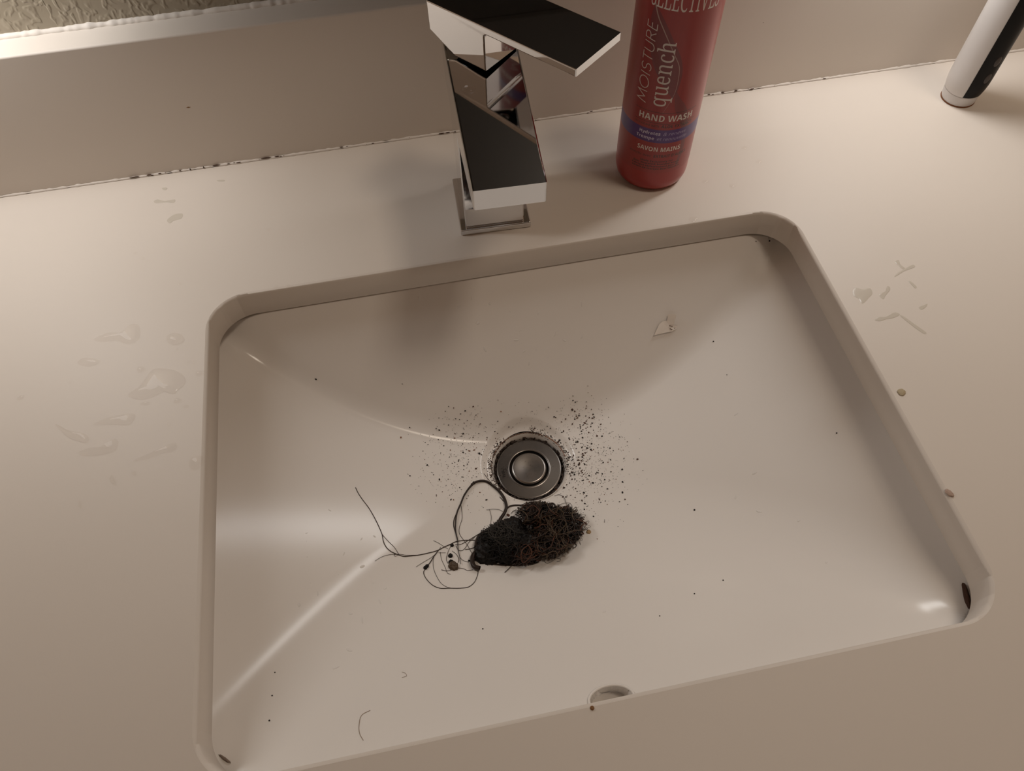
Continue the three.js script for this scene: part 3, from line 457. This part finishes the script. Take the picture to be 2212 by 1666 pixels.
  const q = tag(mesh('stray_grains', mergeGeometries(st), M.dark), 'lone dark grains far from the drain in the basin', 'dirt'); q.userData.kind = 'stuff';
}

/* ---------- hair clump ---------- */
{
  const hc = thing('hair_clump', 'dark matted clump of wet hair lying in the basin in front of the drain', 'hair clump');
  const K = 0.00039;                                             // metres per photograph pixel on the basin floor here
  const cMat = std(lin(0.0065, 0.0045, 0.0036), 0.5, { specularIntensity: 0.5 }), cBrown = std(lin(0.024, 0.0125, 0.0075), 0.42, { specularIntensity: 0.7 }), cThin = std(lin(0.03, 0.014, 0.008), 0.5), cRust = std(lin(0.075, 0.022, 0.007), 0.6), cOlive = std(lin(0.075, 0.046, 0.023), 0.5), cFuzz = std(lin(0.034, 0.028, 0.022), 0.8);
  const blob = (u, v, r, flat, sd) => {
    const p = onBowl(u, v), R = r * K, g = new THREE.IcosahedronGeometry(1, 12), a = g.attributes.position;
    for (let i = 0; i < a.count; i++) { const x = a.getX(i), y = a.getY(i), z = a.getZ(i), k = 1 + 0.22 * nz(x * 2.2 + sd, y * 2.2, z * 2.2) + 0.10 * nz(x * 7, y * 7 + sd, z * 7) + 0.05 * nz(x * 19, y * 19 + sd, z * 19); a.setXYZ(i, x * k * R, y * k * R * flat, z * k * R); }
    g.translate(p.x, p.y + R * flat * 0.45, p.z + R * 0.25); g.deleteAttribute('uv'); g.deleteAttribute('normal'); const m = mergeVertices(g, 1e-7); m.computeVertexNormals(); return m;
  };
  mesh('matted_core', mergeGeometries([[1050, 1192, 24, .8], [1088, 1148, 24, .8], [1108, 1140, 24, .8], [1108, 1172, 34, .75], [1140, 1182, 28, .8], [1046, 1172, 17, .9], [1060, 1204, 15, .7], [1095, 1200, 20, .8], [1140, 1200, 18, .8], [1078, 1180, 24, .8]].map(([u, v, r, f], i) => blob(u, v, r, f, i * 3.7))), cMat, hc).userData.label = 'smooth matted grey-black lump';
  mesh('tangle_core', mergeGeometries([[1188, 1132, 24, .6], [1162, 1120, 14, .6], [1212, 1150, 20, .6], [1192, 1165, 23, .6], [1178, 1148, 28, .6]].map(([u, v, r, f], i) => blob(u, v, r, f, 40 + i * 5.1))), cMat, hc);
  const tube = (pts, r, seg = 24, rad = 5, r1 = r) => {
    const cu = new THREE.CatmullRomCurve3(pts), g = new THREE.TubeGeometry(cu, seg, 1, rad, false), P = g.attributes.position;
    for (let i = 0; i <= seg; i++) { const c = cu.getPointAt(i / seg), k = r + (r1 - r) * i / seg; for (let j = 0; j <= rad; j++) { const q = i * (rad + 1) + j; P.setXYZ(q, c.x + (P.getX(q) - c.x) * k, c.y + (P.getY(q) - c.y) * k, c.z + (P.getZ(q) - c.z) * k); } }
    return g;
  };
  // tangled strands: short looping paths wandering over a lump
  const tangle = (u, v, ru, rv, n, rMin, rMax, hMax, amp) => {
    const gs = [];
    for (let s = 0; s < n; s++) {
      let a = rr(0, 6.28), t = Math.sqrt(rnd()), px = u + ru * t * Math.cos(a), py = v + rv * t * Math.sin(a), dir = rr(0, 6.28), turn = rr(-0.75, 0.75); const pts = [];
      const steps = 6 + Math.floor(rnd() * 6), lift0 = rr(0.2, 1.05);
      for (let k = 0; k < steps; k++) {
        const e = Math.min(1.25, Math.hypot((px - u) / ru, (py - v) / rv)), dome = Math.sqrt(Math.max(0, 1 - (e / 1.25) ** 2)), p = onBowl(px, py), h = hMax * dome * lift0 + 0.0004;
        // raise along the line of sight's own side: the lump's top is nearer the viewer
        pts.push(V(p.x, p.y + h, p.z + h * 0.35)); dir += turn + rr(-amp, amp); if (e > 1) dir = Math.atan2(v - py, u - px) + rr(-0.7, 0.7); px += 9.5 * Math.cos(dir); py += 8.5 * Math.sin(dir);
      }
      gs.push(tube(pts, rr(rMin, rMax), 22, 4));
    }
    return mergeGeometries(gs);
  };
  const st = (name, geo, mat, label) => { const m = mesh(name, geo, mat, hc); m.userData.kind = 'stuff'; if (label) m.userData.label = label; };
  const parts = (n, r0, r1, h, w, big) => mergeGeometries([[1162, 1113, 44, 24, 0.24], [1206, 1138, 50, 42, 0.42], [1184, 1172, 48, 30, 0.34]].map(([u, v, a, b, k]) => tangle(u, v, a * big, b * big, Math.round(n * k), r0, r1, h, w)));
  st('tangled_strands', parts(230, 0.0002, 0.00055, 0.019, 0.45, 1), cBrown, 'wiry tangle of dark brown hair');
  st('black_strands', parts(120, 0.00025, 0.0007, 0.016, 0.5, 0.95), cMat);
  st('olive_strands', parts(80, 0.00018, 0.0004, 0.0215, 0.4, 1.02), cOlive);
  st('rusty_strands', parts(34, 0.0002, 0.0005, 0.021, 0.5, 1), cRust, 'rusty orange-brown hairs');
  st('flyaway_hairs', parts(60, 0.0001, 0.00016, 0.014, 0.35, 1.22), cThin);
  st('matted_strands', tangle(1095, 1172, 62, 40, 130, 0.00016, 0.0004, 0.0185, 0.3), cMat);
  st('matted_fuzz', tangle(1088, 1160, 40, 30, 150, 0.00012, 0.00028, 0.0225, 0.25), cFuzz, 'greyish fuzz over the matted lump');
  st('rusty_seam', tangle(1140, 1190, 34, 26, 26, 0.00016, 0.0004, 0.0205, 0.3), cRust);
  st('matted_brown_strands', tangle(1130, 1185, 44, 32, 40, 0.00016, 0.0004, 0.019, 0.3), cBrown);
  // rusty scraps on the right rim and seam
  const scrap = (u, v, l, r, a) => { const p = onBowl(u, v, 0.004), g = new THREE.IcosahedronGeometry(1, 3), q = g.attributes.position; for (let i = 0; i < q.count; i++) { const k = 1 + 0.4 * nz(q.getX(i) * 2 + u, q.getY(i) * 2, q.getZ(i) * 2); q.setXYZ(i, q.getX(i) * k * r, q.getY(i) * k * r, q.getZ(i) * k * l); } g.rotateY(a); g.computeVertexNormals(); g.translate(p.x, p.y, p.z); return g; };
  for (const a of [[1250, 1148, 0.0052, 0.0016, -0.35], [1244, 1160, 0.004, 0.0014, 0.2], [1098, 1117, 0.0016, 0.001, 0.6], [1226, 1116, 0.0022, 0.0012, 1]]) mesh('rusty_scrap', scrap(...a), cRust, hc);
  // the curled brown end at the left
  const px = (c, sc, ox, oy, lift) => c.map(([x, y]) => onBowl(ox + x * sc, oy + y * sc, lift));
  const B = (c, lift) => px(c, 0.12658, 1000, 1060, lift), A = (c, lift = 0.0003) => px(c, 0.15609, 760, 1030, lift);
  mesh('curled_end', tube(B([[420, 1010], [250, 1050], [175, 1140], [165, 1240], [200, 1320], [290, 1350]], 0.003), 0.0016, 40, 8, 0.0019), cBrown, hc);
  mesh('curled_fold', tube(B([[530, 740], [400, 745], [300, 800], [250, 890], [230, 990]], 0.004), 0.0022, 36, 8, 0.0016), cBrown, hc);
  // loose strands, each drawn out over the basin floor
  const S = [
    ['A', [[52, 150], [90, 230], [150, 320], [240, 440], [310, 560], [370, 680], [420, 800], [440, 900], [480, 980], [540, 1035], [600, 1065], [650, 1085], [720, 1105], [800, 1100], [930, 1085], [1050, 1060], [1180, 1025], [1290, 970], [1370, 935], [1430, 905], [1530, 885], [1700, 880]], .00028, .0004],
    ['A', [[420, 800], [500, 890], [590, 980], [650, 1075]], .00018], ['A', [[320, 1170], [400, 1120], [480, 1090], [590, 1075], [640, 1080], [600, 1105], [585, 1085], [650, 1075], [760, 1088], [930, 1085]], .00015],
    ['G', [[1074, 1142], [1081, 1123], [1089, 1111], [1094, 1098], [1092, 1085], [1087, 1074], [1078, 1062], [1060, 1047], [1052, 1042], [1041, 1040], [1028, 1043], [1016, 1053], [1003, 1072], [996, 1089]], .0015, .0007],
    ['G', [[996, 1089], [988, 1108], [985, 1127], [985, 1149], [989, 1169], [990, 1186], [993, 1203], [996, 1220]], .0007, .0002],
    ['A', [[1490, 420], [1450, 510], [1415, 600], [1410, 680], [1440, 790], [1460, 870]], .0004], ['A', [[1510, 380], [1525, 500], [1525, 590], [1490, 700], [1490, 790], [1540, 870], [1600, 950], [1660, 1060]], .00018],
    ['A', [[2000, 650], [1922, 695], [1800, 770], [1700, 830], [1600, 890], [1500, 940], [1430, 945]], .0004, .0002], ['A', [[1700, 840], [1620, 910], [1560, 1000], [1520, 1025], [1480, 1020], [1440, 960]], .00022],
    ['A', [[1750, 1310], [1735, 1380], [1690, 1470], [1610, 1530], [1500, 1545], [1360, 1545], [1220, 1545], [1130, 1510], [1060, 1450], [1010, 1380], [995, 1320], [1010, 1290]], .00028], ['A', [[1140, 1100], [1125, 1180], [1135, 1280], [1180, 1390], [1240, 1480], [1320, 1530], [1370, 1542]], .00015],
    ['A', [[1190, 1035], [1140, 1100], [1090, 1180], [1060, 1220], [1010, 1260]], .0004], ['A', [[1230, 975], [1190, 1040], [1100, 1120], [1000, 1180], [890, 1250]], .00015], ['A', [[1130, 885], [1200, 920], [1270, 965], [1330, 1000]], .00015],
    ['A', [[1225, 1045], [1240, 1140], [1290, 1250], [1330, 1340], [1370, 1350]], .00015], ['A', [[1240, 1290], [1300, 1305], [1370, 1300]], .0002], ['A', [[1390, 1030], [1450, 1080], [1480, 1150], [1470, 1190]], .00018], ['A', [[1375, 960], [1350, 1000], [1320, 1080], [1310, 1150], [1330, 1200]], .00018],
    ['A', [[1475, 1265], [1560, 1280], [1600, 1300], [1680, 1290]], .00018], ['A', [[1200, 1055], [1300, 1055]], .00013], ['A', [[1490, 1110], [1540, 1160], [1620, 1185]], .00015], ['A', [[1570, 1010], [1640, 1000], [1700, 980]], .0003],
    ['B', [[1560, 95], [1640, 75], [1720, 120], [1765, 240], [1765, 350], [1735, 430]], .00018], ['B', [[1630, 260], [1720, 220], [1820, 220], [1865, 280], [1820, 410]], .00015], ['B', [[740, 330], [780, 285], [850, 260], [1000, 260], [1100, 290]], .0007], ['B', [[400, 335], [520, 320], [620, 330], [680, 360]], .00015],
    ['B', [[455, 330], [485, 450], [470, 610]], .00015], ['B', [[830, 1290], [760, 1360], [715, 1400]], .0003], ['B', [[1560, 1160], [1450, 1150], [1390, 1200], [1430, 1240], [1510, 1220], [1560, 1180]], .00014], ['B', [[1600, 1160], [1660, 1170], [1650, 1210], [1600, 1215]], .00014], ['B', [[520, 1262], [800, 1280], [1050, 1270], [1250, 1240], [1330, 1170]], .0006],
    ['B', [[1890, 900], [1935, 930], [1920, 970], [1870, 990]], .0003], ['B', [[820, 400], [850, 360], [910, 330]], .0002], ['B', [[1000, 260], [1150, 250], [1300, 240], [1310, 270]], .0008], ['B', [[1380, 290], [1440, 240], [1540, 225], [1580, 280], [1600, 330]], .0007],
    ['D', [[335, 985], [400, 1070], [460, 1140]], .0002], ['D', [[510, 1050], [560, 1170], [600, 1270]], .0002], ['D', [[585, 1355], [650, 1430]], .0003],
  ];
  for (const [k, c, r, r1] of S) { const pts = k === 'A' ? A(c) : k === 'B' ? B(c, 0.0006) : k === 'D' ? px(c, 0.13562, 1000, 890, 0.0003) : c.map(([u, v]) => onBowl(u, v, 0.0012)); mesh('loose_strand', tube(pts, r, pts.length * 8, 6, r1 ?? r), r > 0.0005 ? cBrown : cThin, hc); }
  for (const [x, y, r, f] of [[1405, 1232, 9.5, .7], [1365, 1090, 4.5, .8], [1372, 1180, 5, .8], [1388, 948, 3.4, .9], [1018, 1258, 3.8, .8], [1040, 1235, 3.6, .8], [1690, 85, 3.2, .9], [1622, 1163, 2, .8]]) mesh('small_knot', blob(760 + x * 0.15609, 1030 + y * 0.15609, r, f, x), r > 6 ? cOlive : cMat, hc);
}
{   // a pale single hair low in the basin
  const P = [[785, 1600], [777, 1585], [776, 1565], [782, 1545], [800, 1535]].map(([u, v]) => onBowl(u, v, 0.0002));
  tag(mesh('stray_hair', new THREE.TubeGeometry(new THREE.CatmullRomCurve3(P), 30, 0.00022, 5), std(lin(0.36, 0.28, 0.22), 0.6)), 'pale curled single hair on the front slope of the basin', 'hair');
  const Q = [[868, 1452], [876, 1455], [878, 1461], [868, 1464]].map(([u, v]) => onBowl(u, v, 0.0002));
  tag(mesh('stray_hair', new THREE.TubeGeometry(new THREE.CatmullRomCurve3(Q), 16, 0.00014, 5), std(lin(0.36, 0.28, 0.22), 0.6)), 'tiny pale hooked hair above the curled one in the basin', 'hair');
}

renderer.render(scene, camera);
